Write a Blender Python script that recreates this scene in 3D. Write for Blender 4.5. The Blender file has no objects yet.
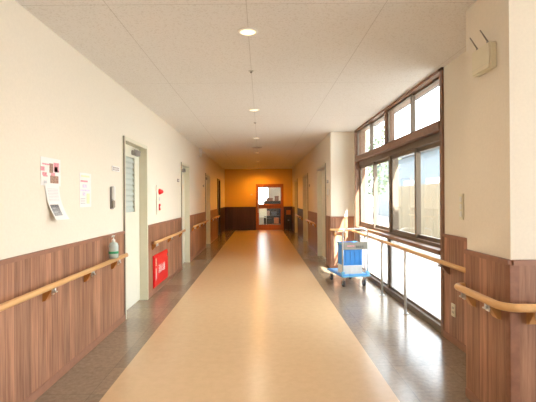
import bpy, bmesh, math, random
from mathutils import Vector, Matrix
random.seed(4)
S = bpy.context.scene
C = S.collection
D = bpy.data

# ------------------------------------------------------------ camera
EYE = 1.36
cam_d = D.cameras.new('camera'); cam = D.objects.new('camera', cam_d); C.objects.link(cam)
cam_d.sensor_width = 36.0; cam_d.lens = 36.0 * 408 / 536
cam_d.shift_x = 7 / 536; cam_d.shift_y = -2.5 / 536
cam_d.clip_start = 0.05
cam.matrix_world = Matrix.Translation((0, 0, EYE)) @ Matrix.Rotation(math.radians(90), 4, 'X') @ Matrix.Rotation(math.radians(-0.4), 4, 'Z')
S.camera = cam

# ------------------------------------------------------------ world, sun, fill lights, exposure
S.view_settings.view_transform = 'Standard'; S.view_settings.look = 'None'
S.view_settings.gamma = 1; S.view_settings.use_curve_mapping = False
S.view_settings.exposure = 0.66
W = D.worlds.new('sky'); S.world = W; W.use_nodes = True
wn = W.node_tree; bg = wn.nodes['Background']
bg.inputs[0].default_value = (0.89, 0.955, 1.0, 1); bg.inputs[1].default_value = 6.5

def light(name, kind, loc, direction, energy, color=(1, 1, 1), size=None, size_y=None, **kw):
    l = D.lights.new(name, kind); l.energy = energy; l.color = color
    if kind == 'AREA':
        l.shape = 'RECTANGLE'; l.size = size; l.size_y = size_y or size
    for k, v in kw.items(): setattr(l, k, v)
    o = D.objects.new(name, l); C.objects.link(o); o.location = loc
    o.rotation_euler = Vector(direction).to_track_quat('-Z', 'Y').to_euler()
    return o
light('sun', 'SUN', (8, -4, 12), (-0.44, 0.90, -1.0), 32.0, (1, 0.95, 0.86), angle=math.radians(0.6))
# added fill lights in the unseen hall, to brighten the near corridor
light('hall_daylight', 'AREA', (4.3, -0.6, 1.5), (-1, 0.1, 0), 6, (1, 0.95, 0.88), 3.8, 2.0)
light('hall_daylight', 'AREA', (0.0, -3.3, 1.6), (0, 1, 0.0), 4, (1, 0.92, 0.82), 2.6, 2.0)
LAMP_COL = (1.0, 0.41, 0.03)
LAMP_W = 16.0

# ------------------------------------------------------------ material helpers
def nt(name):
    m = D.materials.new(name); m.use_nodes = True
    t = m.node_tree; return m, t, t.nodes, t.links, t.nodes['Principled BSDF']
def mat(name, col, rough=0.5, metal=0.0, noise=0.0, scale=8.0, bump=0.0, spec=0.5, emit=None, es=0.0):
    m, t, N, L, b = nt(name)
    b.inputs['Base Color'].default_value = (*col, 1); b.inputs['Roughness'].default_value = rough
    b.inputs['Metallic'].default_value = metal; b.inputs['Specular IOR Level'].default_value = spec
    g = N.new('ShaderNodeNewGeometry'); n = N.new('ShaderNodeTexNoise')
    n.inputs['Scale'].default_value = scale; n.inputs['Detail'].default_value = 4
    L.new(g.outputs['Position'], n.inputs['Vector'])
    if noise:
        r = N.new('ShaderNodeValToRGB')
        r.color_ramp.elements[0].position = .3; r.color_ramp.elements[1].position = .7
        r.color_ramp.elements[0].color = (*[max(0, c * (1 - noise)) for c in col], 1)
        r.color_ramp.elements[1].color = (*[min(1, c * (1 + noise)) for c in col], 1)
        L.new(n.outputs[0], r.inputs[0]); L.new(r.outputs[0], b.inputs['Base Color'])
    if bump:
        bp = N.new('ShaderNodeBump'); bp.inputs['Strength'].default_value = bump; bp.inputs['Distance'].default_value = .01
        L.new(n.outputs[0], bp.inputs['Height']); L.new(bp.outputs[0], b.inputs['Normal'])
    if emit:
        b.inputs['Emission Color'].default_value = (*emit, 1); b.inputs['Emission Strength'].default_value = es
    return m
def math_node(N, L, op, a, bv=None):
    n = N.new('ShaderNodeMath'); n.operation = op
    for i, v in enumerate((a, bv)):
        if v is None: continue
        if isinstance(v, (int, float)): n.inputs[i].default_value = v
        else: L.new(v, n.inputs[i])
    return n.outputs[0]
def mix(N, L, fac, a, b, mode='MIX'):
    n = N.new('ShaderNodeMix'); n.data_type = 'RGBA'; n.blend_type = mode
    for sock, v in ((n.inputs[0], fac), (n.inputs[6], a), (n.inputs[7], b)):
        if isinstance(v, (int, float)): sock.default_value = v
        elif isinstance(v, tuple): sock.default_value = (*v, 1)
        else: L.new(v, sock)
    return n.outputs[2]

def wood_panel(name, dark, light_, plank=0.091, rough=0.42):
    """vertical planks with grain running up the wall"""
    m, t, N, L, b = nt(name)
    g = N.new('ShaderNodeNewGeometry'); s = N.new('ShaderNodeSeparateXYZ'); L.new(g.outputs['Position'], s.inputs[0])
    h = math_node(N, L, 'ADD', s.outputs[0], s.outputs[1])
    k = math_node(N, L, 'DIVIDE', h, plank); fl = math_node(N, L, 'FLOOR', k); fr = math_node(N, L, 'FRACT', k)
    wn_ = N.new('ShaderNodeTexWhiteNoise'); wn_.noise_dimensions = '1D'; L.new(fl, wn_.inputs['W'])
    cb = N.new('ShaderNodeCombineXYZ')
    L.new(math_node(N, L, 'MULTIPLY', h, 30.0), cb.inputs[0])
    L.new(math_node(N, L, 'MULTIPLY', s.outputs[2], 1.7), cb.inputs[2])
    L.new(math_node(N, L, 'MULTIPLY', wn_.outputs['Value'], 40.0), cb.inputs[1])
    no = N.new('ShaderNodeTexNoise'); no.inputs['Scale'].default_value = 1; no.inputs['Detail'].default_value = 6
    no.inputs['Roughness'].default_value = .62; L.new(cb.outputs[0], no.inputs['Vector'])
    r = N.new('ShaderNodeValToRGB'); r.color_ramp.elements[0].position = .34; r.color_ramp.elements[1].position = .66
    r.color_ramp.elements[0].color = (*dark, 1); r.color_ramp.elements[1].color = (*light_, 1)
    L.new(no.outputs[0], r.inputs[0])
    tone = math_node(N, L, 'ADD', math_node(N, L, 'MULTIPLY', wn_.outputs['Value'], .38), .80)
    tc = N.new('ShaderNodeCombineColor'); [L.new(tone, tc.inputs[i]) for i in range(3)]
    c = mix(N, L, 1.0, r.outputs[0], tc.outputs[0], 'MULTIPLY')
    gap = math_node(N, L, 'LESS_THAN', fr, .028)
    c = mix(N, L, gap, c, tuple(x * .55 for x in dark))
    L.new(c, b.inputs['Base Color'])
    b.inputs['Roughness'].default_value = rough
    return m
def wood(name, col, rough=.35, axis=None):
    m, t, N, L, b = nt(name)
    g = N.new('ShaderNodeTexCoord'); mp = N.new('ShaderNodeMapping')
    mp.inputs['Scale'].default_value = axis or (30, 1.6, 30)
    L.new(g.outputs['Object'], mp.inputs[0])
    no = N.new('ShaderNodeTexNoise'); no.inputs['Scale'].default_value = 1; no.inputs['Detail'].default_value = 5
    L.new(mp.outputs[0], no.inputs['Vector'])
    c = mix(N, L, no.outputs[0], tuple(x * .78 for x in col), tuple(min(1, x * 1.2) for x in col))
    L.new(c, b.inputs['Base Color']); b.inputs['Roughness'].default_value = rough
    return m

def plaster(name, col):
    return mat(name, col, .75, noise=.02, scale=60, bump=.08, spec=.25)

def ceiling_mat():
    m, t, N, L, b = nt('fissured_ceiling_board')
    g = N.new('ShaderNodeNewGeometry'); s = N.new('ShaderNodeSeparateXYZ'); L.new(g.outputs['Position'], s.inputs[0])
    kx = math_node(N, L, 'FRACT', math_node(N, L, 'DIVIDE', math_node(N, L, 'ADD', s.outputs[0], .09 + 9.1), .91))
    ky = math_node(N, L, 'FRACT', math_node(N, L, 'DIVIDE', math_node(N, L, 'ADD', s.outputs[1], 18.2 - 2.66), 1.82))
    lx = math_node(N, L, 'LESS_THAN', kx, .006); ly = math_node(N, L, 'LESS_THAN', ky, .003)
    ln = math_node(N, L, 'MAXIMUM', lx, ly)
    no = N.new('ShaderNodeTexNoise'); no.inputs['Scale'].default_value = 80; no.inputs['Detail'].default_value = 3
    L.new(g.outputs['Position'], no.inputs['Vector'])
    r = N.new('ShaderNodeValToRGB'); r.color_ramp.elements[0].position = .36; r.color_ramp.elements[1].position = .46
    r.color_ramp.elements[0].color = (.75, .73, .70, 1); r.color_ramp.elements[1].color = (.85, .84, .825, 1)
    L.new(no.outputs[0], r.inputs[0])
    c = mix(N, L, math_node(N, L, 'MULTIPLY', ln, .35), r.outputs[0], (.30, .26, .22))
    L.new(c, b.inputs['Base Color']); b.inputs['Roughness'].default_value = .85
    b.inputs['Specular IOR Level'].default_value = .2
    bp = N.new('ShaderNodeBump'); bp.inputs['Strength'].default_value = .15; bp.inputs['Distance'].default_value = .004
    L.new(r.outputs[0], bp.inputs['Height']); L.new(bp.outputs[0], b.inputs['Normal'])
    return m
def floor_gloss(name, c1, c2, scale, rough, tile=None, spec=.5):
    m, t, N, L, b = nt(name)
    g = N.new('ShaderNodeNewGeometry')
    no = N.new('ShaderNodeTexNoise'); no.inputs['Scale'].default_value = scale; no.inputs['Detail'].default_value = 8
    no.inputs['Roughness'].default_value = .7
    L.new(g.outputs['Position'], no.inputs['Vector'])
    r = N.new('ShaderNodeValToRGB'); r.color_ramp.elements[0].position = .38; r.color_ramp.elements[1].position = .62
    r.color_ramp.elements[0].color = (*c1, 1); r.color_ramp.elements[1].color = (*c2, 1)
    L.new(no.outputs[0], r.inputs[0]); c = r.outputs[0]
    if tile:
        s = N.new('ShaderNodeSeparateXYZ'); L.new(g.outputs['Position'], s.inputs[0])
        fx = math_node(N, L, 'DIVIDE', math_node(N, L, 'ADD', s.outputs[0], 30.0), tile)
        fy = math_node(N, L, 'DIVIDE', math_node(N, L, 'ADD', s.outputs[1], 30.0), tile)
        cb = N.new('ShaderNodeCombineXYZ'); L.new(math_node(N, L, 'FLOOR', fx), cb.inputs[0]); L.new(math_node(N, L, 'FLOOR', fy), cb.inputs[1])
        w2 = N.new('ShaderNodeTexWhiteNoise'); w2.noise_dimensions = '3D'; L.new(cb.outputs[0], w2.inputs['Vector'])
        tone = math_node(N, L, 'ADD', math_node(N, L, 'MULTIPLY', w2.outputs['Value'], .22), .89)
        tc = N.new('ShaderNodeCombineColor'); [L.new(tone, tc.inputs[i]) for i in range(3)]
        c = mix(N, L, 1.0, c, tc.outputs[0], 'MULTIPLY')
        e = math_node(N, L, 'MAXIMUM', math_node(N, L, 'LESS_THAN', math_node(N, L, 'FRACT', fx), .008),
                      math_node(N, L, 'LESS_THAN', math_node(N, L, 'FRACT', fy), .008))
        c = mix(N, L, math_node(N, L, 'MULTIPLY', e, .5), c, tuple(x * .4 for x in c1))
    L.new(c, b.inputs['Base Color']); b.inputs['Roughness'].default_value = rough
    b.inputs['Specular IOR Level'].default_value = spec
    n2 = N.new('ShaderNodeTexNoise'); n2.inputs['Scale'].default_value = 5; n2.inputs['Detail'].default_value = 2
    L.new(g.outputs['Position'], n2.inputs['Vector'])
    bp = N.new('ShaderNodeBump'); bp.inputs['Strength'].default_value = .12; bp.inputs['Distance'].default_value = .01
    L.new(n2.outputs[0], bp.inputs['Height']); L.new(bp.outputs[0], b.inputs['Normal'])
    return m
def glass_mat(name, tint=(1, 1, 1), haze=0.0):
    m = D.materials.new(name); m.use_nodes = True; t = m.node_tree; N, L = t.nodes, t.links
    N.clear(); out = N.new('ShaderNodeOutputMaterial'); tr = N.new('ShaderNodeBsdfTransparent'); gl = N.new('ShaderNodeBsdfGlossy')
    tr.inputs[0].default_value = (*tint, 1); gl.inputs['Roughness'].default_value = .02
    lw = N.new('ShaderNodeLayerWeight'); mx = N.new('ShaderNodeMixShader')
    pw = math_node(N, L, 'POWER', lw.outputs['Facing'], 4.5)
    L.new(math_node(N, L, 'ADD', math_node(N, L, 'MULTIPLY', pw, .6), .03), mx.inputs[0]); L.new(tr.outputs[0], mx.inputs[1]); L.new(gl.outputs[0], mx.inputs[2])
    last = mx.outputs[0]
    if haze:
        df = N.new('ShaderNodeBsdfTranslucent'); df.inputs[0].default_value = (*tint, 1); m2 = N.new('ShaderNodeMixShader')
        m2.inputs[0].default_value = haze; L.new(last, m2.inputs[1]); L.new(df.outputs[0], m2.inputs[2]); last = m2.outputs[0]
    L.new(last, out.inputs[0]); return m

M = dict(
    wall=plaster('cream_wallpaper', (.85, .785, .67)),
    wood=wood_panel('brown_wood_panel', (.24, .105, .058), (.49, .255, .155)),
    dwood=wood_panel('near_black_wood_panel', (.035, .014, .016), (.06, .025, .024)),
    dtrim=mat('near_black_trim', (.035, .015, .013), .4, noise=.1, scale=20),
    ochre=plaster('ochre_cream_wallpaper', (.84, .58, .22)),  # end wall: orange glow of the far lamps put into the cream colour
    trim=mat('dark_wood_trim', (.27, .12, .07), .4, noise=.15, scale=20),
    cap=mat('brown_cap_trim', (.33, .16, .10), .4, noise=.1, scale=20),
    ceil=ceiling_mat(),
    beige=floor_gloss('beige_vinyl', (.66, .475, .29), (.70, .505, .31), 14, .23, spec=.55),
    grey=floor_gloss('grey_brown_vinyl_tile', (.25, .19, .132), (.315, .245, .178), 26, .20, .45, spec=.6),
    oak=wood('oak_handrail', (.74, .44, .19), .32),
    oakx=wood('oak_corbel', (.60, .33, .13), .4),
    brk=wood('brown_corbel', (.50, .20, .045), .4),
    steel=mat('brushed_steel', (.72, .72, .72), .28, 1.0, noise=.05, scale=80),
    alu=mat('silver_aluminium', (.66, .65, .63), .4, .7, noise=.03, scale=50),
    bronze=mat('bronze_aluminium', (.20, .155, .12), .42, .35, noise=.06, scale=30),
    winwood=mat('brown_window_wood', (.25, .135, .085), .42, noise=.15, scale=22),
    cream=mat('cream_door_paint', (.83, .81, .68), .45, noise=.015, scale=10),
    casing=mat('cream_steel_casing', (.74, .71, .56), .4, noise=.02, scale=10),
    greyedge=mat('grey_edge', (.30, .26, .21), .5, noise=.05, scale=10),
    closer=mat('grey_closer', (.33, .31, .30), .4, .5, noise=.05, scale=30),
    slat=mat('pale_louvre', (.60, .66, .62), .4, noise=.03, scale=20),
    dark=mat('dark_slot', (.035, .022, .018), .5, noise=.1, scale=10),
    black=mat('black_door', (.018, .014, .014), .35, noise=.1, scale=10),
    white=mat('white_plastic', (.85, .84, .81), .4, noise=.01, scale=10),
    offwhite=mat('ivory_plastic', (.80, .75, .58), .45, noise=.02, scale=10),
    red=mat('red_enamel', (.80, .015, .020), .35, noise=.03, scale=10),
    paper=mat('paper_white', (.88, .87, .85), .7, noise=.015, scale=40),
    pink=mat('pink_print', (.85, .35, .40), .7, noise=.3, scale=90),
    photo=mat('brown_photo_print', (.40, .24, .18), .6, noise=.6, scale=90),
    ink=mat('dark_print', (.12, .12, .13), .6, noise=.4, scale=200),
    gink=mat('grey_print', (.62, .62, .64), .7, noise=.12, scale=200),
    lilac=mat('lilac_print', (.76, .70, .84), .7, noise=.15, scale=60),
    yellow=mat('pale_yellow_print', (.88, .84, .55), .7, noise=.05, scale=60),
    blue=mat('blue_plastic', (.05, .32, .85), .35, noise=.04, scale=10),
    lblue=mat('light_blue_plastic', (.22, .58, .85), .35, noise=.04, scale=10),
    rubber=mat('grey_rubber', (.10, .10, .11), .7, noise=.1, scale=20),
    brass=mat('beige_sign_board', (.34, .33, .28), .45, noise=.06, scale=20),
    green=mat('green_label', (.03, .34, .15), .5, noise=.1, scale=40),
    redwood=wood('reddish_door_wood', (.52, .155, .045), .35, (20, 20, 2)),
    bottle=mat('clear_soap_bottle', (.50, .60, .57), .15, noise=.05, scale=30),
    glass=glass_mat('window_glass', (.95, .97, .97)),
    frost=glass_mat('lower_glass', (.93, .95, .96), .15),
    lamp=mat('lamp_diffuser', (.9, .85, .7), .5, emit=(1, .78, .45), es=1.2),
    concrete=mat('pale_concrete', (.24, .23, .215), .85, noise=.08, scale=4, bump=.2),
    fence=mat('yellow_fence_wood', (.20, .165, .115), .7, noise=.10, scale=6),
    facade=mat('pale_grey_facade', (.115, .135, .15), .7, noise=.05, scale=2),
    soffit=mat('grey_soffit', (.15, .155, .16), .7, noise=.05, scale=4),
    leaf=mat('green_leaf', (.09, .13, .07), .6, noise=.4, scale=12),
    bark=mat('brown_bark', (.14, .10, .07), .8, noise=.3, scale=12),
    cardboard=mat('brown_cardboard', (.50, .33, .18), .8, noise=.06, scale=20),
)
cam_mats = None

# ------------------------------------------------------------ geometry helpers
def V(*a): return Vector(a)
class MB:
    def __init__(s): s.bm = bmesh.new(); s.mats = []
    def _mi(s, faces, m):
        if m is None: return
        if m not in s.mats: s.mats.append(m)
        i = s.mats.index(m)
        for f in faces: f.material_index = i
    def box(s, a, b, m=None, bev=0, xf=None):
        bm2 = bmesh.new(); bmesh.ops.create_cube(bm2, size=1)
        lo = V(*[min(a[i], b[i]) for i in range(3)]); hi = V(*[max(a[i], b[i]) for i in range(3)])
        for v in bm2.verts: v.co = V(*[lo[i] + (v.co[i] + .5) * (hi[i] - lo[i]) for i in range(3)])
        if bev: bmesh.ops.bevel(bm2, geom=bm2.edges[:], offset=bev, segments=2, affect='EDGES', clamp_overlap=True)
        s._merge(bm2, m, xf); return s
    def _merge(s, bm2, m, xf=None):
        if xf is not None: bmesh.ops.transform(bm2, matrix=xf, verts=bm2.verts[:])
        mp = {}
        for v in bm2.verts: mp[v] = s.bm.verts.new(v.co)
        fs = []
        for f in bm2.faces:
            try:
                nf = s.bm.faces.new([mp[v] for v in f.verts]); nf.smooth = f.smooth; fs.append(nf)
            except ValueError: pass
        bm2.free(); s._mi(fs, m)
    def cyl(s, a, b, r, r2=None, n=20, m=None, smooth=True):
        a = V(*a); b = V(*b); d = b - a
        bm2 = bmesh.new()
        bmesh.ops.create_cone(bm2, cap_ends=True, cap_tris=False, segments=n, radius1=r, radius2=r if r2 is None else r2, depth=d.length)
        q = d.to_track_quat('Z', 'Y').to_matrix().to_4x4()
        for f in bm2.faces: f.smooth = smooth and len(f.verts) == 4
        s._merge(bm2, m, Matrix.Translation((a + b) / 2) @ q); return s
    def lathe(s, prof, n=28, m=None, at=(0, 0, 0), cap=True):
        bm2 = bmesh.new(); rings = []
        for r, z in prof:
            rings.append([bm2.verts.new((r * math.cos(2 * math.pi * k / n), r * math.sin(2 * math.pi * k / n), z)) for k in range(n)])
        for i in range(len(rings) - 1):
            for k in range(n):
                f = bm2.faces.new((rings[i][k], rings[i][(k + 1) % n], rings[i + 1][(k + 1) % n], rings[i + 1][k])); f.smooth = True
        for r_, flip in (((rings[0], True), (rings[-1], False)) if cap else ()):
            bm2.faces.new(r_[::-1] if flip else r_)
        s._merge(bm2, m, Matrix.Translation(at)); return s
    def tube(s, pts, r, n=12, m=None, cap=True, flat=1.0):
        pts = [V(*p) for p in pts]; bm2 = bmesh.new(); rings = []
        for i, p in enumerate(pts):
            t = (pts[min(i + 1, len(pts) - 1)] - pts[max(i - 1, 0)]).normalized()
            up = V(0, 0, 1) if abs(t.z) < .95 else V(0, 1, 0)
            u = t.cross(up).normalized(); w = u.cross(t).normalized()
            rings.append([bm2.verts.new(p + u * r * math.cos(2 * math.pi * k / n) + w * r * flat * math.sin(2 * math.pi * k / n)) for k in range(n)])
        for i in range(len(rings) - 1):
            for k in range(n):
                f = bm2.faces.new((rings[i][k], rings[i][(k + 1) % n], rings[i + 1][(k + 1) % n], rings[i + 1][k])); f.smooth = True
        if cap: bm2.faces.new(rings[0][::-1]); bm2.faces.new(rings[-1])
        bmesh.ops.recalc_face_normals(bm2, faces=bm2.faces[:])
        s._merge(bm2, m); return s
    def prism(s, poly, axis, a, b, m=None):
        """poly: 2-D points; axis: 'x','y','z' extruded from a to b"""
        def P(u, w, t): return {'x': (t, u, w), 'y': (u, t, w), 'z': (u, w, t)}[axis]
        bm2 = bmesh.new()
        A = [bm2.verts.new(P(u, w, a)) for u, w in poly]; B = [bm2.verts.new(P(u, w, b)) for u, w in poly]
        bm2.faces.new(A); bm2.faces.new(B[::-1]); k = len(poly)
        for i in range(k): bm2.faces.new((A[i], B[i], B[(i + 1) % k], A[(i + 1) % k]))
        bmesh.ops.recalc_face_normals(bm2, faces=bm2.faces[:])
        s._merge(bm2, m); return s
    def build(s, name, m, parent=None, loc=None, origin=None):
        me = D.meshes.new(name)
        if origin is not None:
            bmesh.ops.translate(s.bm, vec=-V(*origin), verts=s.bm.verts[:])
        s.bm.normal_update(); s.bm.to_mesh(me); s.bm.free()
        for mm in (s.mats or [m]): me.materials.append(mm)
        if not s.mats: pass
        o = D.objects.new(name, me); C.objects.link(o)
        if parent: o.parent = parent
        if origin is not None: o.location = origin
        elif loc is not None: o.location = loc
        return o
def box(name, a, b, m, parent=None, bev=0): return MB().box(a, b, m, bev).build(name, m, parent)
def tag(o, label=None, cat=None, group=None, kind=None):
    if label: o['label'] = label
    if cat: o['category'] = cat
    if group: o['group'] = group
    if kind: o['kind'] = kind
    return o
def thing(name, label, cat, loc=(0, 0, 0), rz=0, group=None):
    o = D.objects.new(name, None); C.objects.link(o); o.location = loc; o.rotation_euler = (0, 0, rz)
    o.empty_display_size = .1
    return tag(o, label, cat, group)
def copy_tree(o, parent=None):
    c = o.copy(); C.objects.link(c); c.parent = parent
    for ch in list(o.children): copy_tree(ch, c)
    return c
def struct(name, mb, m, parent=None):
    o = mb.build(name, m, parent)
    if not parent: o['kind'] = 'structure'
    return o
def arc(cx, cy, r, a0, a1, n=6):
    return [(cx + r * math.cos(math.radians(a0 + (a1 - a0) * i / n)), cy + r * math.sin(math.radians(a0 + (a1 - a0) * i / n))) for i in range(n + 1)]
def text_mesh(name, body, size, m, parent, mw):
    cu = D.curves.new(name, 'FONT'); cu.body = body; cu.size = size; cu.align_x = 'CENTER'; cu.align_y = 'CENTER'; cu.extrude = .0012
    o = D.objects.new(name, cu); C.objects.link(o)
    dg = bpy.context.evaluated_depsgraph_get(); me = D.meshes.new_from_object(o.evaluated_get(dg))
    D.objects.remove(o); me.transform(mw); me.materials.clear(); me.materials.append(m)
    r = D.objects.new(name, me); C.objects.link(r); r.parent = parent; return r
# frame of a surface on the left wall: text x runs +y, text y runs +z, normal +x
def left_frame(x, y, z): return Matrix(((0, 0, 1, x), (1, 0, 0, y), (0, 1, 0, z), (0, 0, 0, 1)))

# ------------------------------------------------------------ the setting
XL, XR, XW, YE, ZC = -1.557, 1.35, 1.79, 17.5, 2.63
PX, PY0, PY1 = 1.405, 2.30, 2.785       # near pillar
FY = 7.87                               # far pier face
T = .15
# floor in three strips
fl = MB()
fl.box((-1.9, -4, -.1), (5.2, PY1, -.003), M['grey']); fl.box((-1.9, PY1, -.1), (1.99, 8.1, -.003), M['grey']); fl.box((-2.3, 8.1, -.1), (2.4, 21.7, -.003), M['grey'])
fl.box((-1.10, -4, -.003), (.916, YE - .35, 0), M['beige'])
fl.box((-1.9, -4, -.003), (-1.10, 21.7, 0), M['grey']); fl.box((.916, -4, -.003), (5.2, PY1, 0), M['grey']); fl.box((.916, PY1, -.003), (1.99, 8.1, 0), M['grey']); fl.box((.916, 8.1, -.003), (2.4, 21.7, 0), M['grey'])
fl.box((-1.10, YE - .35, -.003), (.916, 21.7, 0), M['beige'])
struct('floor', fl, M['grey'])
struct('ceiling', MB().box((-1.9, -4, ZC), (5.2, PY1, ZC + .15), M['ceil']).box((-1.9, PY1, ZC), (1.99, 8.1, ZC + .15), M['ceil']).box((-2.3, 8.1, ZC), (2.4, 21.7, ZC + .15), M['ceil']), M['ceil'])

def along(xf, sgn, doors, y0, y1, thick=T, top=2.08):
    """wall mesh with door openings; face at x=xf, body towards sgn"""
    mb = MB(); y = y0
    for a, b in doors:
        mb.box((xf, y, 0), (xf + sgn * thick, a, ZC), M['wall'])
        mb.box((xf, a, top), (xf + sgn * thick, b, ZC), M['wall']); y = b
    mb.box((xf, y, 0), (xf + sgn * thick, y1, ZC), M['wall'])
    return mb
LD = [(4.60, 5.55), (7.92, 8.80), (11.35, 12.35), (14.50, 15.45)]
RD = [(8.42, 9.68), (11.62, 12.95), (14.92, 16.15)]
wl = struct('wall_left', along(XL, -1, LD, -4, YE), M['wall'])
wr = struct('wall_right', along(XR, 1, RD, FY + .0, YE), M['wall'])

def wainscot(parent, face, axis, a, b, sgn, wm='wood', cm='cap'):
    """panel + cap + base strip on a wall face; axis 'y' = wall runs along y (normal sgn*x)"""
    t = .012
    def bx(n, u0, u1, z0, z1, th, m, bev=0):
        if axis == 'y': return box(n, (face, u0, z0), (face + sgn * th, u1, z1), m, parent, bev)
        return box(n, (u0, face, z0), (u1, face + sgn * th, z1), m, parent, bev)
    bx('wainscot_panel', a, b, .06, .985, t, M[wm])
    bx('wainscot_cap', a, b, .975, 1.005, .024, M[cm], .003)
    bx('baseboard', a, b, 0, .065, .02, M[cm], .003)
edges = [-4] + [v for d in LD for v in d] + [YE]
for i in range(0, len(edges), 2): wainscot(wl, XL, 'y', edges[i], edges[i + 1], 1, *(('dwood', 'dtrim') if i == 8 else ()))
edges = [FY] + [v for d in RD for v in d] + [YE]
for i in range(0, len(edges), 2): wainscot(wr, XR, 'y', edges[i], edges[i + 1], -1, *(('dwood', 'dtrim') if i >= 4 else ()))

# end wall with its door opening
EX0, EX1, EZ = -.22, .965, 1.98
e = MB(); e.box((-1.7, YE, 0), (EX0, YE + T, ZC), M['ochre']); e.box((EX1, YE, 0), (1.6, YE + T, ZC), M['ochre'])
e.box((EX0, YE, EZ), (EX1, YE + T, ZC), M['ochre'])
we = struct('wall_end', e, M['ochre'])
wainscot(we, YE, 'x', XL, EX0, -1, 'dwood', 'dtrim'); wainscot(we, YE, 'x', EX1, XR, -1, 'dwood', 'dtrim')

# far pier (front face of the wall behind the trolley)
pr = struct('wall_pier', MB().box((XR + T, FY, 0), (2.05, FY + .3, ZC), M['wall']), M['wall'])
wainscot(pr, FY, 'x', XR - .012, XW, -1)
# window wall: solid stretch beside the near pillar, far strip beside the pier
ww = struct('wall_window', MB().box((XW, 2.5, 0), (XW + T + .05, 3.98, ZC), M['wall']).box((XW, 7.70, 0), (XW + T + .05, FY, ZC), M['wall']), M['wall'])
wainscot(ww, XW, 'y', PY1, 3.98, -1)
# near pillar: juts out and turns away to the hall on the right
pl = struct('wall_pillar', MB().box((PX, PY0, 0), (5.2, PY1, ZC), M['wall']), M['wall'])
wainscot(pl, PX, 'y', PY0 - .012, PY1 + .0, -1); wainscot(pl, PY0, 'x', PX, 4.9, -1)
box('corner_trim', (PX - .016, PY0 - .016, .06), (PX + .04, PY0 + .03, .985), M['trim'], pl, .003)
# hall behind the camera
struct('wall_back', MB().box((-1.7, -4.15, 0), (5.2, -4, ZC), M['wall']), M['wall'])
struct('wall_upper', MB().box((-1.9, -4, ZC + .15), (5.2, 2.6, 4.75), M['facade']), M['facade'])  # unseen storey added to keep the sun off the nearer floor
struct('wall_hall', MB().box((5.0, -4, 0), (5.15, -2.6, ZC), M['wall']).box((5.0, 1.6, 0), (5.15, 2.3, ZC), M['wall']).box((5.0, -2.6, 0), (5.15, 1.6, .5), M['wall']).box((5.0, -2.6, 2.4), (5.15, 1.6, ZC), M['wall']), M['wall'])
# room behind the end door
rm = MB(); rm.box((-2.2, 21.5, 0), (-.55, 21.65, ZC), M['wall']); rm.box((.42, 21.5, 0), (2.4, 21.65, ZC), M['wall'])
rm.box((-.55, 21.5, 0), (.42, 21.65, .85), M['wall']); rm.box((-.55, 21.5, 2.25), (.42, 21.65, ZC), M['wall'])
rm.box((-2.2, YE + T, 0), (-2.05, 21.5, ZC), M['wall']); rm.box((2.25, YE + T, 0), (2.4, 21.5, ZC), M['wall'])
struct('wall_back_room', rm, M['wall'])
w2 = struct('window_2', MB().box((-.55, 21.5, .85), (.42, 21.56, .91), M['alu']).box((-.55, 21.5, 2.19), (.42, 21.56, 2.25), M['alu']).box((-.55, 21.5, .91), (-.50, 21.56, 2.19), M['alu']).box((.37, 21.5, .91), (.42, 21.56, 2.19), M['alu']), M['alu'])
box('glass_pane', (-.50, 21.52, .91), (.37, 21.526, 2.19), M['glass'], w2)

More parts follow.
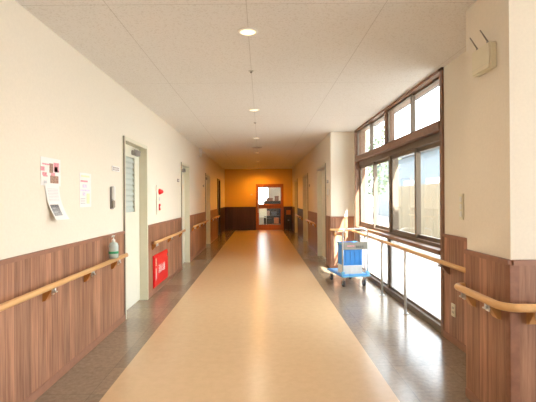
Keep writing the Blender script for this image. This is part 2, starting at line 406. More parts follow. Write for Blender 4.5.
# ------------------------------------------------------------ doors
def side_door(n, xf, sgn, a, b, style, kind='hinged'):
    """door in a side wall; face at xf, room behind towards sgn"""
    top = 2.08; cw = .045; pr_ = -sgn * .02; K = M['black' if style == 'black' else 'casing']
    c = MB()
    c.box((xf + pr_, a, 0), (xf + sgn * .13, a + cw, top), K, .003)
    c.box((xf + pr_, b - cw, 0), (xf + sgn * .13, b, top), K, .003)
    c.box((xf + pr_, a + cw, top - cw), (xf + sgn * .13, b - cw, top), K, .003)
    d = struct('door_%d' % n, c, K)
    box('casing_edge', (xf + pr_ * 1.15, a - .003, 0), (xf + pr_ * .5, a + .004, top), M['greyedge'], d)
    lx0, lx1 = xf + sgn * .085, xf + sgn * .12
    if style == 'black':
        lx0 = xf + sgn * .03; lx1 = xf + sgn * .07
        lf = box('door_leaf', (lx0, a + cw, .008), (lx1, b - cw, top - cw), M['black'], d)
        box('handle', (lx0 - sgn * .03, a + .12, .9), (lx0, a + .15, 1.1), M['steel'], lf, .004)
        return d
    y0, y1 = a + cw, b - cw
    if kind == 'sliding':
        box('door_pocket', (lx0 + sgn * .012, y0, .008), (lx1, y0 + .20, top - cw), M['dark'], d); y0 += .20  # dark slab stands for the shade in the sliding door's recess
    m = MB()
    wa, wb, wz0, wz1 = y0 + .05, y1 - .19, 1.18, 1.91
    if style == 'louvre':
        m.box((lx0, y0, .012), (lx1, wa, top - cw), M['cream']); m.box((lx0, wb, .012), (lx1, y1, top - cw), M['cream'])
        m.box((lx0, wa, .012), (lx1, wb, wz0), M['cream']); m.box((lx0, wa, wz1), (lx1, wb, top - cw), M['cream'])
    else:
        m.box((lx0, y0, .012), (lx1, y1, top - cw), M['cream'])
    lf = m.build('door_leaf', M['cream'], d)
    if style == 'louvre':
        f = MB()
        for (p, q, z0, z1) in ((wa, wa + .02, wz0, wz1), (wb - .02, wb, wz0, wz1), (wa, wb, wz0, wz0 + .02), (wa, wb, wz1 - .02, wz1)):
            f.box((lx0 - sgn * .006, p, z0), (lx0 + sgn * .004, q, z1), M['cream'])
        f.build('louvre_frame', M['cream'], lf)
        s = MB(); k = 10
        for i in range(k):
            z = wz0 + .02 + (wz1 - wz0 - .04) * (i + .5) / k
            s.prism([(lx0 + sgn * .004, z - .026), (lx0 + sgn * .007, z - .026), (lx0 + sgn * .026, z + .022), (lx0 + sgn * .022, z + .024)], 'y', wa + .02, wb - .02, M['slat'])
        s.build('louvre', M['slat'], lf)
        s = box('louvre_backing', (lx0 + sgn * .03, wa, wz0), (lx1 - sgn * .001, wb, wz1), M['slat'], lf)
    if kind == 'hinged':
        h = MB(); hy = y0 + .06
        h.cyl((lx0, hy, 1.0), (lx0 - sgn * .045, hy, 1.0), .009, m=M['steel']); h.cyl((lx0 - sgn * .045, hy - .005, 1.0), (lx0 - sgn * .045, hy + .11, 1.0), .009, m=M['steel'])
        h.cyl((lx0, hy, 1.0), (lx0 - sgn * .006, hy, 1.0), .026, m=M['steel'])
        h.build('door_handle', M['steel'], lf)
        cl = MB(); cl.box((lx0, y1 - .33, 1.925), (lx0 - sgn * .05, y1 - .10, 1.985), M['closer'], .006)
        cl.box((lx0 - sgn * .02, y1 - .28, 1.988), (lx0 - sgn * .035, y1 - .02, 2.0), M['closer'])
        cl.build('door_closer', M['closer'], lf)
    else:
        box('door_pull', (lx0 - sgn * .03, y0 + .06, .75), (lx0, y0 + .085, 1.25), M['steel'], lf, .005)
        box('head_track', (xf + pr_ * 1.6, y0 - .12, top - cw - .03), (lx0, y1, top - cw), M['alu'], d)
    return d
side_door(1, XL, -1, *LD[0], 'louvre')
side_door(2, XL, -1, *LD[1], 'plain')
side_door(3, XL, -1, *LD[2], 'plain')
side_door(4, XL, -1, *LD[3], 'black')
side_door(5, XR, 1, *RD[0], 'plain', 'sliding')
side_door(6, XR, 1, *RD[1], 'plain', 'sliding')
side_door(7, XR, 1, *RD[2], 'plain', 'sliding')
# end door: red-brown wood with two glazed panels
c = MB(); yA, yB = YE - .03, YE + .10
c.box((EX0, yA, 0), (EX0 + .06, yB, EZ), M['redwood']); c.box((EX1 - .06, yA, 0), (EX1, yB, EZ), M['redwood']); c.box((EX0, yA, EZ - .07), (EX1, yB, EZ), M['redwood'])
d8 = struct('door_8', c, M['redwood'])
l = MB(); u0, u1 = EX0 + .06, EX1 - .06; y0, y1 = YE + .01, YE + .05
for (a, b, z0, z1) in ((u0, u0 + .06, .01, EZ - .07), (u1 - .06, u1, .01, EZ - .07), (u0, u1, EZ - .15, EZ - .07), (u0, u1, .93, 1.12), (u0, u1, .01, .23)):
    l.box((a, y0, z0), (b, y1, z1), M['redwood'])
lf = l.build('door_leaf', M['redwood'], d8)
box('upper_pane', (u0 + .06, y0 + .015, 1.12), (u1 - .06, y0 + .021, EZ - .15), M['glass'], lf)
box('lower_pane', (u0 + .06, y0 + .015, .23), (u1 - .06, y0 + .021, .93), M['glass'], lf)
MB().cyl((u0 + .03, y0, .85), (u0 + .03, y0 - .04, .85), .01, m=M['steel']).cyl((u0 + .03, y0 - .04, .75), (u0 + .03, y0 - .04, 1.3), .012, m=M['steel']).cyl((u0 + .03, y0, 1.2), (u0 + .03, y0 - .04, 1.2), .01, m=M['steel']).build('door_handle', M['steel'], lf)

# ------------------------------------------------------------ the big window
WY0, WY1 = 3.98, 7.70; WM = (WY0 + WY1) / 2
f = MB(); xi, xo = XW - .02, XW + .17
f.box((xi, WY0, 0), (xo, WY0 + .055, ZC), M['winwood']); f.box((xi, WY1 - .055, 0), (xo, WY1, ZC), M['winwood'])
f.box((xi, WY0, ZC - .03), (xo, WY1, ZC), M['winwood'])
win = struct('window_1', f, M['winwood'])
box('window_transom', (xi - .01, WY0 + .05, 2.03), (xo, WY1 - .05, 2.12), M['winwood'], win, .004)
box('window_head_track', (XW + .05, WY0 + .055, 1.95), (xo, WY1 - .055, 2.03), M['bronze'], win)
box('window_sill', (xi - .02, WY0 + .05, .795), (xo, WY1 - .05, .835), M['winwood'], win, .004)
box('window_sill_track', (XW + .06, WY0 + .055, .835), (xo, WY1 - .055, .87), M['bronze'], win)
box('window_floor_track', (XW + .0, WY0 + .055, 0), (XW + .10, WY1 - .055, .07), M['bronze'], win, .004)
box('window_post', (XW + .02, WM - .03, .07), (xo, WM + .03, .795), M['bronze'], win)
box('window_post', (XW + .05, WM - .03, .87), (xo, WM + .03, 1.95), M['bronze'], win)
box('window_post', (XW - .01, WM - .028, 2.12), (XW + .12, WM + .028, ZC - .03), M['winwood'], win)
def sash(name, xa, ya, yb, za, zb, st, m, gm, th=.03):
    s = MB(); s.box((xa, ya, za), (xa + th, ya + st, zb), m); s.box((xa, yb - st, za), (xa + th, yb, zb), m)
    s.box((xa, ya + st, za), (xa + th, yb - st, za + st), m); s.box((xa, ya + st, zb - st), (xa + th, yb - st, zb), m)
    o = s.build(name, m, win)
    box('glass_pane', (xa + th / 2 - .003, ya + st, za + st), (xa + th / 2 + .003, yb - st, zb - st), gm, o)
for a, b in ((WY0 + .055, WM - .03), (WM + .03, WY1 - .055)):
    mid = (a + b) / 2
    sash('sliding_sash', XW + .105, a, mid + .03, .87, 1.95, .045, M['bronze'], M['glass'])
    sash('sliding_sash', XW + .070, mid - .03, b, .87, 1.95, .045, M['bronze'], M['glass'])
    sash('upper_sash', XW + .05, a, mid + .02, 2.12, ZC - .03, .022, M['bronze'], M['glass'])
    sash('upper_sash', XW + .02, mid - .02, b, 2.12, ZC - .03, .022, M['bronze'], M['glass'])
    sash('lower_sash', XW + .04, a, b, .07, .795, .03, M['bronze'], M['frost'])

# ------------------------------------------------------------ outside
tag(box('ground', (1.99, -6, -.3), (60, 70, -.12), M['concrete']), kind='structure')
tag(MB().box((1.99, 2.0, -.12), (2.9, 9, -.03), M['concrete']).build('trim_1', M['concrete']), kind='structure')
tag(box('trim_2', (1.99, 1.5, 2.86), (2.42, 12, 2.98), M['soffit']), kind='structure')
tag(MB().box((1.99, 1.5, ZC), (2.05, 3.98, 3.0), M['wall']).build('trim_3', M['wall']), kind='structure')
def fence(x, y0, y1, h, label):
    r = thing('wooden_fence', label, 'fence', (x, y0, -.12))
    s = MB(); y = 0; L_ = y1 - y0
    while y < L_: s.box((0, y, .05), (.02, min(y + .14, L_), h), M['fence']); y += .15
    s.build('fence_boards', M['fence'], r)
    rl = MB(); [rl.box((.02, 0, z), (.06, L_, z + .07), M['fence']) for z in (.3, h - .3)]; rl.build('fence_rail', M['fence'], r)
    for k in range(int(L_ / 1.8) + 1): box('fence_post', (.06, k * 1.8, 0), (.15, k * 1.8 + .09, h + .03), M['fence'], r)
fence(4.6, 7.0, 14.0, 1.85, 'pale yellow board fence seen through the big window')
b = thing('grey_building', 'pale blue grey building beyond the fence, seen through the window', 'building', (12.5, 22, -.12))
b_w = box('wall', (-2.5, -4, 0), (4, 14, 4.2), M['facade'], b)
box('roof', (-2.9, -4.4, 4.2), (4.4, 14.4, 4.45), M['soffit'], b)
for k in range(4):
    q = box('window', (-2.54, -3 + k * 3.8, 1.2), (-2.49, -1.2 + k * 3.8, 2.6), M['slat'], b)
for k, (x, y, h) in enumerate(((4.9, 17.5, 4.6), (6.5, 27.0, 6.4))):
    t = thing('leafy_tree', ['slim leafy tree behind the far end of the fence', 'taller leafy tree standing farther off by the grey building'][k], 'tree', (x, y, -.12))
    MB().tube([(0, 0, 0), (.05, 0, h * .3), (0, .05, h * .7)], .07, m=M['bark']).build('trunk', M['bark'], t)
    lv = bmesh.new()
    for i in range(700):
        a = random.uniform(0, 6.28); rr = random.random() ** .5 * h * .20 ; zz = random.uniform(h * .35, h)
        rr *= math.sin(math.pi * min(.95, (zz - h * .3) / (h * .75))) + .15
        p = V(rr * math.cos(a), rr * math.sin(a), zz); s_ = .12
        n1 = V(random.uniform(-1, 1), random.uniform(-1, 1), random.uniform(-1, 1)).normalized(); n2 = n1.orthogonal().normalized()
        lv.faces.new([lv.verts.new(p + n1 * s_), lv.verts.new(p + n2 * s_ * .5), lv.verts.new(p - n1 * s_), lv.verts.new(p - n2 * s_ * .5)])
    me = D.meshes.new('foliage'); lv.to_mesh(me); lv.free(); me.materials.append(M['leaf'])
    o = D.objects.new('foliage', me); C.objects.link(o); o.parent = t

# ------------------------------------------------------------ handrails
RZ, RR = .755, .021
def corbel(parent, px, py, nx, ny, wood_m):
    """wall corbel at wall point px,py; (nx,ny) points out of the wall; rail sits .075 out"""
    ang = math.atan2(ny, nx)
    xf = Matrix.Translation((px, py, RZ)) @ Matrix.Rotation(ang, 4, 'Z')
    m = MB(); bm2 = MB()
    m.prism([(.0, -.03), (.062, -.03), (.058, -.045), (.022, -.105), (0, -.112)], 'y', -.026, .026, wood_m)
    o = m.build('bracket', wood_m, parent); o.matrix_local = xf
    s = MB().cyl((.075, 0, -.05), (.075, 0, -RR + .004), .009, m=M['steel']).box((.03, -.014, -.052), (.09, .014, -.044), M['steel']).box((.060, -.016, -.066), (.068, .016, -.03), M['steel'])
    p = s.build('bracket_plate', M['steel'], o)
    return o
def side_rail(name, label, xf, sgn, a, b, brackets, group=None, wm='brk'):
    xr = xf + sgn * .075
    t = thing(name, label, 'handrail', (xf, a, 0), 0, group)
    r = MB().tube([(xr - xf, 0, RZ), (xr - xf, (b - a) / 3, RZ), (xr - xf, 2 * (b - a) / 3, RZ), (xr - xf, b - a, RZ)], RR, 16, M['oak'])
    r.build('rail', M['oak'], t)
    for y in (0, b - a):
        MB().lathe([(.004, -.018), (RR * .9, -.014), (RR * 1.12, 0), (RR * .9, .014), (.004, .018)], 14, M['oak']).build('end_cap', M['oak'], t).matrix_local = Matrix.Translation((xr - xf, y, RZ)) @ Matrix.Rotation(math.radians(90), 4, 'X')
    for y in brackets: corbel(t, 0, y - a, sgn, 0, M[wm])
    return t
wf = .012
side_rail('handrail', 'long oak handrail on the near left wall, carrying the soap bottle', XL + wf, 1, .4, 4.44, (.9, 1.57, 2.24, 2.90, 3.57, 4.22))
side_rail('handrail', 'oak handrail above the red extinguisher plate, between two cream doors', XL + wf, 1, 5.66, 7.84, (5.78, 6.75, 7.70))
side_rail('handrail', 'oak handrail on the left wall between second and third cream doors', XL + wf, 1, 8.92, 11.25, (9.1, 9.8, 10.5, 11.1))
side_rail('handrail', 'farthest oak handrail on left wall, ending at the black door', XL + wf, 1, 12.45, 14.40, (12.6, 13.4, 14.2))
side_rail('handrail', 'oak handrail on the right wall between the two nearest sliding doors', XR - wf, -1, 9.80, 11.52, (9.95, 10.7, 11.4))
side_rail('handrail', 'farthest oak handrail on the right wall near the corridor end', XR - wf, -1, 13.05, 14.82, (13.2, 13.95, 14.65))

# rail round the near pillar
px, py = PX - wf - .075, PY0 - wf - .075
t = thing('pillar_handrail', 'oak handrail wrapping round the corner of the near right pillar', 'handrail', (PX, PY0, 0))
R0 = .09
pts = [(PX - wf - .012, PY1 - .005)] + arc(px + .05, PY1 - .055, .05, 90, 180, 5) + [(px, PY1 - .3)] + arc(px + R0, py + R0, R0, 180, 270, 9) + [(px + .5, py), (3.6, py)]
path = [(x - PX, y - PY0, RZ) for x, y in pts]
MB().tube(path, RR + .002, 18, M['oak']).build('rail', M['oak'], t)
corbel(t, -wf, 2.68 - PY0, -1, 0, M['oakx']); corbel(t, -wf, 2.40 - PY0, -1, 0, M['oakx'])
for x in (1.51, 2.2, 2.9): corbel(t, x - PX, -wf, 0, -1, M['oakx'])

# rail in front of the window, round the pier
XRAIL = 1.68
t = thing('window_handrail', 'long handrail on silver posts before the big window, curving round the pier', 'handrail', (XRAIL, PY1, 0))
fr = FY - wf - .075
pts = [(XRAIL, PY1 + .03), (XRAIL, 4.2), (XRAIL, 5.6), (XRAIL, 7.0)] + arc(XRAIL - .12, fr - .12, .12, 0, 90, 8) + [(1.5, fr)] + arc(XR - wf - .075 + .06, fr - .06 + .0, .0601, 90, 91, 1)[:1]
pts += [(XR - wf - .03, fr)]
MB().tube([(x - XRAIL, y - PY1, RZ) for x, y in pts], RR, 16, M['oak']).build('rail', M['oak'], t)
for y in (4.77, 5.69, 6.61):
    MB().cyl((0, y - PY1, 0), (0, y - PY1, RZ - RR + .004), .016, m=M['alu']).cyl((0, y - PY1, 0), (0, y - PY1, .008), .035, m=M['alu']).build('post', M['alu'], t)
def wide_corbel(parent, px, py, nx, ny, out, m):
    xf = Matrix.Translation((px, py, RZ)) @ Matrix.Rotation(math.atan2(ny, nx), 4, 'Z')
    o = MB().prism([(0, -.03), (out - .015, -.03), (out - .02, -.045), (.02, -.12), (0, -.125)], 'y', -.018, .018, m).build('bracket', m, parent); o.matrix_local = xf
    MB().cyl((out, 0, -.05), (out, 0, -RR + .004), .008, m=M['steel']).box((out - .04, -.013, -.052), (out + .012, .013, -.045), M['steel']).build('bracket_plate', M['steel'], o)
for y in (3.0, 3.86): wide_corbel(t, XW - wf - XRAIL, y - PY1, -1, 0, XW - wf - XRAIL, M['winwood'])
for x in (1.42, 1.60): wide_corbel(t, x - XRAIL, FY - wf - PY1, 0, -1, .075, M['oakx'])

# ------------------------------------------------------------ ceiling fittings
def downlight(label):
    t = thing('downlight', label, 'ceiling light', (0, 0, ZC), 0, 'downlights in a row along the corridor ceiling')
    MB().lathe([(.060, 0), (.078, 0), (.078, -.006), (.070, -.012), (.060, -.010), (.060, 0)], 32, M['white'], cap=False).build('trim_ring', M['white'], t)
    MB().lathe([(.002, -.004), (.059, -.004), (.059, -.0005), (.002, -.0005)], 32, M['lamp']).build('lamp', M['lamp'], t)
    return t
dl0 = downlight('x'); LY = [3.10 + 2.73 * k for k in range(-2, 6)]
words = ['downlight in the ceiling row far behind the viewpoint', 'downlight in the ceiling row just behind the viewpoint', 'nearest round downlight, largest in the ceiling row', 'second downlight from the front, between the two small sensors',
         'third downlight from the front, just before the round grille', 'fourth downlight from the front, just past the round grille',
         'fifth downlight, last but one before the end wall', 'farthest downlight, right before the orange end wall']
for k, y in enumerate(LY):
    o = dl0 if k == 0 else copy_tree(dl0)
    o.location = (-.09, y, ZC); o['label'] = words[k]
    light('downlight_lamp', 'SPOT', (-.09, y, ZC - .03), (0, 0, -1), LAMP_W * (.9 if y < 1 else 2.15 if y < 9 else 2.2 if y < 12 else 5.5), ((1, .80, .58) if y < 9 else LAMP_COL), spot_size=math.radians(165), spot_blend=.8, shadow_soft_size=.10)
for k, (y, r) in enumerate(((4.06, .022), (6.80, .022))):
    t = thing('ceiling_sensor', ['tiny dark ceiling sensor behind the nearest downlight', 'tiny ceiling sensor just past the second downlight'][k], 'sensor', (-.09, y, ZC))
    MB().lathe([(.028, 0), (.028, -.004), (.02, -.008), (.004, -.008)], 20, M['alu']).build('base_plate', M['alu'], t)
    MB().lathe([(.012, -.008), (.012, -.018), (.004, -.022)], 14, M['closer']).build('sensor_head', M['closer'], t)
t = thing('ceiling_grille', 'flat round grille in the ceiling past the third downlight', 'vent', (-.09, 10.1, ZC))
MB().lathe([(.13, 0), (.13, -.008), (.11, -.014), (.004, -.014)], 28, M['alu']).build('grille_ring', M['alu'], t)
MB().lathe([(.10, -.0142), (.09, -.018), (.03, -.018), (.002, -.0145)], 24, M['closer']).build('grille_core', M['closer'], t)

# ------------------------------------------------------------ things on the left wall
XS = XL + .001
# curling notices
t = thing('notice_sheets', 'two taped notices, printed sheet above a curling white letter, on left wall', 'poster', (XL, 2.88, 1.24))
def sheet(y0, y1, z0, z1, curl, m, tilt=0.0, xb=.002, n=14, th=.0012):
    bm2 = bmesh.new(); rows = []
    for side in (0, th):
        for i in range(n + 1):
            k = i / n; z = z1 + (z0 - z1) * k
            x = xb + curl * max(0, k - .25) ** 2 * 1.8 + side
            dy = tilt * k
            rows.append([bm2.verts.new((x, y, z)) for y in (y0 + dy, y1 + dy)])
    for s_ in (0, n + 1):
        for i in range(n):
            bm2.faces.new((rows[s_ + i][0], rows[s_ + i][1], rows[s_ + i + 1][1], rows[s_ + i + 1][0]))
    for i in range(n):
        for j in (0, 1): bm2.faces.new((rows[i][j], rows[i + 1][j], rows[n + 1 + i + 1][j], rows[n + 1 + i][j]))
    bmesh.ops.recalc_face_normals(bm2, faces=bm2.faces[:])
    b_ = MB(); b_._merge(bm2, m); return b_
sheet(0, .285, .225, .43, 0, M['paper']).build('upper_sheet', M['paper'], t)
pr = MB(); 
for (a, b, z0, z1, m) in ((.0, .05, .33, .36, 'pink'), (.02, .12, .375, .385, 'pink'), (.03, .09, .29, .30, 'pink'), (.02, .08, .30, .32, 'pink'),
                          (.12, .17, .32, .39, 'photo'), (.18, .26, .33, .40, 'pink'), (.19, .24, .33, .37, 'photo'), (.13, .25, .245, .30, 'photo'), (.14, .20, .30, .325, 'pink'), (.04, .08, .24, .26, 'gink')):
    pr.box((.0035, a, z0), (.0042, b, z1), M[m])
pr.build('print', M['photo'], t)
ls = sheet(.05, .25, -.03, .24, .052, M['paper'], tilt=.06, xb=.005).build('lower_sheet', M['paper'], t)
pr = MB()
for i in range(9):
    k = (.24 - (.20 - i * .011)) / .27; x = .005 + .052 * max(0, k - .25) ** 2 * 1.8 + .0022
    pr.box((x - .0006, .075 + .06 * k, .20 - i * .011), (x + .0004, .225 + .06 * k, .2035 - i * .011), M['gink'])
for i in range(14):
    z = .085 - i * .006; k = (.24 - z) / .27; x = .005 + .052 * max(0, k - .25) ** 2 * 1.8 + .0022
    pr.box((x - .0012, .065 + .06 * k, z - .006), (x + .0004, .185 + .06 * k, z), M['ink'])
    if i in (4, 9): pr.box((x - .0012, .08 + .06 * k, z - .003), (x + .0010, .13 + .06 * k, z), M['gink'])
pr.build('print', M['gink'], ls)
# faint second poster
t = thing('pale_poster', 'faint white poster with lilac and yellow print right of curling notices', 'poster', (XL, 3.50, 1.295))
box('sheet', (.001, 0, 0), (.0022, .235, .30), M['paper'], t)
pr = MB()
for (a, b, z0, z1, m) in ((.03, .20, .265, .28, 'yellow'), (.02, .16, .22, .235, 'pink'), (.06, .14, .17, .20, 'lilac'), (.02, .20, .14, .155, 'lilac'), (.06, .11, .10, .13, 'lilac'), (.14, .20, .03, .12, 'yellow'), (.02, .11, .05, .058, 'gink'), (.02, .11, .03, .038, 'gink'), (.02, .11, .07, .078, 'gink')):
    pr.box((.0022, a, z0), (.0030, b, z1), M[m])
pr.build('print', M['lilac'], t)
# intercom / reader with handset
t = thing('wall_handset', 'slim dark wall phone with white handset beside the louvred door', 'wall phone', (XL, 4.20, 1.26))
box('base', (0, 0, 0), (.016, .085, .235), M['closer'], t, .006)
box('handset', (.017, .006, .095), (.042, .058, .24), M['white'], t, .008)
box('keypad', (.016, .010, .015), (.030, .075, .088), M['greyedge'], t, .002)
# room signs
def room_sign(y, z, w, h, label, full=False):
    t = thing('room_sign', label, 'sign', (XL, y, z), 0)
    box('plate', (0, 0, 0), (.008, w, h), M['paper'], t, .001)
    s = MB(); k = 5
    for i in range(k):
        a = w * (.10 + .17 * i)
        s.box((.008, a, h * .2), (.0092, a + w * .10, h * .32), M['trim']); s.box((.008, a + w * .03, h * .2), (.0092, a + w * .055, h * .8), M['trim']); s.box((.008, a, h * .66), (.0092, a + w * .10, h * .78), M['trim'])
    s.build('lettering', M['trim'], t)
room_sign(4.26, 1.66, .22, .055, 'small white room sign with dark red lettering beside louvred door')
def dark_sign(x, y, z, label, sgn=1):
    t = thing('room_sign', label, 'sign', (x, y, z))
    box('plate', (0, 0, 0), (sgn * .010, .16, .06), M['closer'], t, .002)
    box('name_strip', (sgn * .010, .02, .02), (sgn * .0115, .14, .04), M['gink'], t)
dark_sign(XL, 7.58, 1.68, 'small dark room sign on left wall before the second cream door')
dark_sign(XL, 10.95, 1.68, 'small dark room sign on left wall before the third cream door')
dark_sign(XR, 8.16, 1.66, 'small dark room sign on right wall near the white pier', -1)
dark_sign(XR, 11.25, 1.68, 'small dark room sign on right wall before the second sliding door', -1)
t = thing('thermostat', 'small pale wall controller under the dark sign on the right wall', 'controller', (XR, 8.14, 1.42))
box('body', (0, 0, 0), (-.02, .08, .13), M['white'], t, .004); box('screen', (-.02, .015, .06), (-.0215, .065, .11), M['gink'], t)
# fire alarm call point
t = thing('fire_alarm_panel', 'white fire alarm panel with red lamp and red push button', 'fire alarm', (XL, 6.06, 1.13))
box('panel', (0, 0, 0), (.012, .26, .44), M['wall'], t, .003)
MB().lathe([(.045, 0), (.045, .012), (.036, .03), (.022, .058), (.004, .066)], 24, M['red']).build('alarm_lamp', M['red'], t).matrix_local = Matrix.Translation((.012, .13, .345)) @ Matrix.Rotation(math.radians(90), 4, 'Y')
bb = box('push_button', (.012, .095, .06), (.028, .165, .16), M['red'], t, .006)
MB().lathe([(.020, 0), (.020, .005), (.004, .008)], 18, M['white']).build('button_disc', M['white'], bb).matrix_local = Matrix.Translation((.028, .13, .11)) @ Matrix.Rotation(math.radians(90), 4, 'Y')
MB().lathe([(.028, 0), (.028, .003), (.004, .004)], 18, M['gink']).build('speaker_grille', M['gink'], t).matrix_local = Matrix.Translation((.012, .13, .235)) @ Matrix.Rotation(math.radians(90), 4, 'Y')
# extinguisher plate
t = thing('extinguisher_cabinet', 'bright red fire extinguisher cabinet door low on the wood panelling', 'fire extinguisher cabinet', (XL + wf, 5.80, .09))
box('cabinet_frame', (0, 0, 0), (.014, .86, .46), M['red'], t, .003)
p = box('cabinet_door', (.014, .02, .02), (.024, .84, .44), M['red'], t, .003)
text_mesh('lettering', '消火器', .135, M['paper'], p, left_frame(.0245, .43, .225))
s = MB()
for i in range(5): s.box((.024, .07, .31 + i * .022), (.0255, .13, .322 + i * .022), M['yellow'])
s.box((.024, .075, .10), (.0255, .095, .27), M['paper']); s.box((.024, .105, .12), (.0255, .118, .27), M['paper'])
s.build('instruction_label', M['yellow'], p)
MB().box((.024, .78, .36), (.030, .81, .40), M['steel'], .002).build('latch', M['steel'], p)
# projecting lamp high on the left wall
t = thing('wall_fixture', 'white wall fixture with flat arm near the ceiling, left wall', 'wall fixture', (XL, 10.25, 2.42))
box('body', (0, 0, 0), (.07, .11, .11), M['white'], t, .006); box('upper_body', (0, .005, .115), (.07, .105, .19), M['white'], t, .006)
box('arm', (.02, .03, .19), (.32, .075, .205), M['white'], t, .003)
# pump soap bottle on the rail
bx, by = XL + wf + .075, 4.06
t = thing('soap_pump_bottle', 'clear pump bottle with green label standing on the left handrail', 'bottle', (bx, by, RZ + RR))
MB().lathe([(.040, 0), (.046, .006), (.047, .05), (.047, .125), (.038, .150), (.018, .162), (.014, .17)], 24, M['bottle']).build('bottle_body', M['bottle'], t)
MB().lathe([(.0474, .048), (.0480, .049), (.0480, .070), (.0474, .071)], 24, M['green']).build('label', M['green'], t)
MB().lathe([(.017, .165), (.017, .185), (.006, .188), (.006, .215), (.014, .217), (.014, .227), (.004, .229)], 18, M['white']).tube([(0, 0, .222), (.0, -.03, .222), (0, -.045, .215)], .005, 10, M['white']).build('pump', M['white'], t)

# ------------------------------------------------------------ things on the right
t = thing('wireless_router', 'ivory wireless access box with two antennas high on the pillar', 'router', (PX, 2.42, 2.13))
box('back_box', (0, .0, 0), (-.02, .20, .155), M['offwhite'], t, .004)
cv = box('cover', (-.021, -.002, -.004), (-.045, .205, .158), M['offwhite'], t, .008)
box('cover_seam', (-.0445, .0, .03), (-.0465, .2, .034), M['casing'], cv)
for y in (.045, .165):
    MB().cyl((-.03, y, .157), (-.03, y, .17), .006, m=M['closer']).cyl((-.03, y, .17), (-.05, y + .045, .255), .0045, .0035, m=M['greyedge']).build('antenna', M['greyedge'], t)
t = thing('light_switch', 'tall pale switch plate on the wall between window and pillar', 'switch', (XW, 3.60, 1.16))
box('plate', (0, 0, 0), (-.009, .075, .23), M['offwhite'], t, .003)
for z in (.025, .09, .155): box('rocker', (-.009, .02, z), (-.013, .055, z + .05), M['white'], t, .002)
t = thing('power_outlet', 'pale power outlet low on the wood panelling by the window', 'outlet', (XW - wf, 3.74, .255))
box('plate', (0, 0, 0), (-.009, .075, .12), M['offwhite'], t, .003)
for z in (.03, .07):
    s = MB(); s.box((-.009, .024, z), (-.0105, .028, z + .02), M['dark']); s.box((-.009, .046, z), (-.0105, .050, z + .02), M['dark']); s.build('socket', M['dark'], t)

# trolley
TX, TY, TA = 1.375, 6.52, math.radians(10)
t = thing('platform_trolley', 'blue platform trolley with steel push handle beside the window rail', 'trolley', (TX, TY, 0), TA)
LH, WH, DZ = .34, .222, .155
bm2 = bmesh.new()
dk = MB(); dk.box((-WH, -LH, DZ), (WH, LH, DZ + .035), M['blue'], .014)
dk.box((-WH + .05, -LH + .05, DZ + .034), (WH - .05, LH - .05, DZ + .038), M['lblue'], .001)
for k in range(7): dk.box((-WH + .06, -LH + .08 + k * .085, DZ + .037), (WH - .06, -LH + .095 + k * .085, DZ + .041), M['blue'])
deck = dk.build('deck', M['blue'], t)
for q in (-LH - .008, LH - .012): box('bumper', (-WH - .008, q, DZ + .006), (WH + .008, q + .02, DZ + .028), M['lblue'], deck, .004)
hy = -LH + .03
hp = [(-.20, hy, DZ + .02), (-.20, hy, .55), (-.20, hy, .80)] + [(x, hy, z) for x, z in arc(-.12, .81, .08, 180, 90, 7)] + [(x, hy, z) for x, z in arc(.12, .81, .08, 90, 0, 7)] + [(.20, hy, .55), (.20, hy, DZ + .02)]
MB().tube(hp, .0125, 14, M['steel']).build('handle', M['steel'], t)
for x in (-.20, .20): MB().box((x - .025, hy - .022, DZ + .034), (x + .025, hy + .022, DZ + .085), M['lblue'], .006).build('handle_socket', M['lblue'], t)
sb = box('sign_board', (-.19, hy - .022, .575), (.19, hy - .013, .69), M['brass'], t, .002)
s = MB()
for i in range(4):
    a = .005 + i * .032
    s.box((a, hy - .0235, .598), (a + .024, hy - .022, .607), M['ink']); s.box((a + .007, hy - .0235, .600), (a + .016, hy - .022, .636), M['ink']); s.box((a, hy - .0235, .617), (a + .025, hy - .022, .626), M['ink'])
s.build('dark_lettering', M['ink'], sb)
s = MB(); s.box((-.14, hy - .0235, .622), (-.02, hy - .022, .640), M['pink']); s.build('pink_lettering', M['pink'], sb)
for x in (-.165, .165):
    for y in (-.27, .27):
        fk = MB(); fk.box((x - .03, y - .035, DZ - .008), (x + .03, y + .035, DZ), M['steel']); fk.cyl((x, y, DZ - .02), (x, y, DZ - .008), .02, m=M['steel'])
        for q in (-.018, .015): fk.prism([(y - .018, DZ - .02), (y + .025, DZ - .02), (y + .035, .045), (y + .012, .045)], 'x', x + q, x + q + .003, M['steel'])
        f_ = fk.build('caster', M['steel'], t)
        MB().cyl((x - .013, y + .023, .048), (x + .013, y + .023, .048), .048, n=24, m=M['rubber']).cyl((x - .0145, y + .023, .048), (x + .0145, y + .023, .048), .018, n=16, m=M['lblue']).build('wheel', M['rubber'], f_)
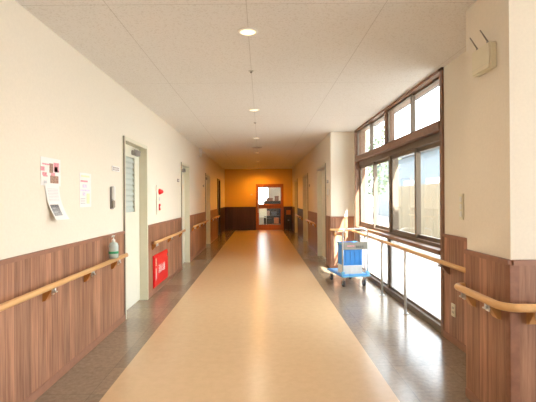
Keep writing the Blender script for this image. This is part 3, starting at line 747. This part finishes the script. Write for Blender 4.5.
def crate(name, label, cx, cy, z, w, l, h, m, rim, solid=False):
    t = thing(name, label, 'crate', (cx, cy, z), TA)
    s = MB(); k = .008
    s.box((-w / 2, -l / 2, 0), (w / 2, l / 2, k), m)
    for a, b in (((-w / 2, -l / 2, k), (w / 2, -l / 2 + k, h)), ((-w / 2, l / 2 - k, k), (w / 2, l / 2, h)), ((-w / 2, -l / 2 + k, k), (-w / 2 + k, l / 2 - k, h)), ((w / 2 - k, -l / 2 + k, k), (w / 2, l / 2 - k, h))):
        s.box(a, b, m)
    for i in range(4):
        u = -w / 2 + w * (i + .5) / 4; s.box((u - .008, -l / 2 - .006, k), (u + .008, -l / 2, h - .03), m)
    s.build('body', m, t)
    r = MB(); e_ = .012
    r.box((-w / 2 - e_, -l / 2 - e_, h - .03), (w / 2 + e_, -l / 2 - .0002, h), rim, .003); r.box((-w / 2 - e_, l / 2 + .0002, h - .03), (w / 2 + e_, l / 2 + e_, h), rim, .003)
    r.box((-w / 2 - e_, -l / 2, h - .03), (-w / 2 - .0002, l / 2, h), rim, .003); r.box((w / 2 + .0002, -l / 2, h - .03), (w / 2 + e_, l / 2, h), rim, .003)
    r.build('rim', rim, t); return t
ca, sa = math.cos(TA), math.sin(TA)
def onT(x, y): return TX + x * ca - y * sa, TY + x * sa + y * ca
cx, cy = onT(-.02, -.15)
crate('white_crate', 'low white crate on the trolley deck under the blue crate', cx, cy, DZ + .0415, .30, .24, .13, M['white'], M['white'])
crate('blue_crate', 'bright blue plastic crate stacked on the trolley behind its sign', cx, cy, DZ + .0415 + .131, .30, .24, .34, M['blue'], M['lblue'])

# ------------------------------------------------------------ end of the corridor and the room behind
t = thing('extinguisher_stand', 'dark stand with small red panel right of the red wooden door', 'stand', (1.16, 17.36, 0))
box('base', (-.13, -.11, 0), (.13, .10, .03), M['black'], t, .005); box('back_panel', (-.12, .04, .03), (.12, .07, .93), M['black'], t, .004)
box('red_sign', (-.09, .034, .66), (.10, .04, .86), M['redwood'], t)
MB().lathe([(.055, .03), (.065, .05), (.065, .32), (.03, .39), (.02, .42)], 20, M['dark'], (0, -.04, 0)).build('cylinder', M['dark'], t)
MB().box((-.035, -.06, .42), (.035, -.02, .445), M['steel'], .003).build('valve', M['steel'], t)
t = thing('wall_plate', 'tiny wall plate on the orange end wall left of the door', 'switch', (-.45, YE, 1.50))
box('plate', (0, 0, 0), (.10, -.01, .06), M['casing'], t, .002); box('rocker', (.02, -.01, .015), (.05, -.013, .045), M['white'], t)
# shelf, cabinet, locker, boxes in the back room
t = thing('open_shelf', 'dark open shelf unit seen through the lower glass of the end door', 'shelf', (.58, 20.9, 0))
s = MB(); [s.box((-.42, -.18, z), (.42, .18, z + .025), M['dark']) for z in (.05, .45, .85, 1.2)]; s.build('shelf_board', M['dark'], t)
box('back_panel', (-.44, .18, .03), (.44, .19, 1.24), M['dark'], t)
for x in (-.44, .42): box('side_panel', (x, -.18, 0), (x + .02, .18, 1.24), M['dark'], t)
for i, (x, z, w, h, m, lb) in enumerate(((-.25, .475, .22, .25, 'photo', 'brown box left on the middle shelf behind the end door'), (.08, .475, .25, .2, 'ink', 'dark grey box in the middle of the dark shelf behind end door'),
        (-.2, .075, .3, .26, 'dark', 'black box low left on the dark shelf behind end door'), (.2, .075, .24, .3, 'redwood', 'reddish box low right on the dark shelf behind end door'),
        (-.15, 1.225, .34, .16, 'trim', 'brown box lying on top of the dark shelf behind end door'), (.22, 1.225, .2, .26, 'trim', 'tall dark brown box standing on top of the dark shelf behind end door'))):
    q = thing('storage_box', lb, 'box', (.58 + x, 20.88, z), 0, 'boxes on the dark shelf behind the end door')
    box('body', (-w / 2, -.11, 0), (w / 2, .11, h * .8), M[m], q, .004); box('lid', (-w / 2 - .006, -.116, h * .8), (w / 2 + .006, .116, h), M[m], q, .004)
t = thing('desk_chair', 'pale chair behind the lower left glass of the end door', 'chair', (.02, 19.9, 0), math.radians(200))
box('seat', (-.2, -.2, .43), (.2, .2, .46), M['casing'], t, .01); box('backrest', (-.2, .18, .50), (.2, .205, .88), M['casing'], t, .01)
for x in (-.18, .18):
    for y in (-.18, .19): MB().cyl((x, y, 0), (x * .96, y, .43 if y < 0 else .86), .012, m=M['steel']).build('leg', M['steel'], t)
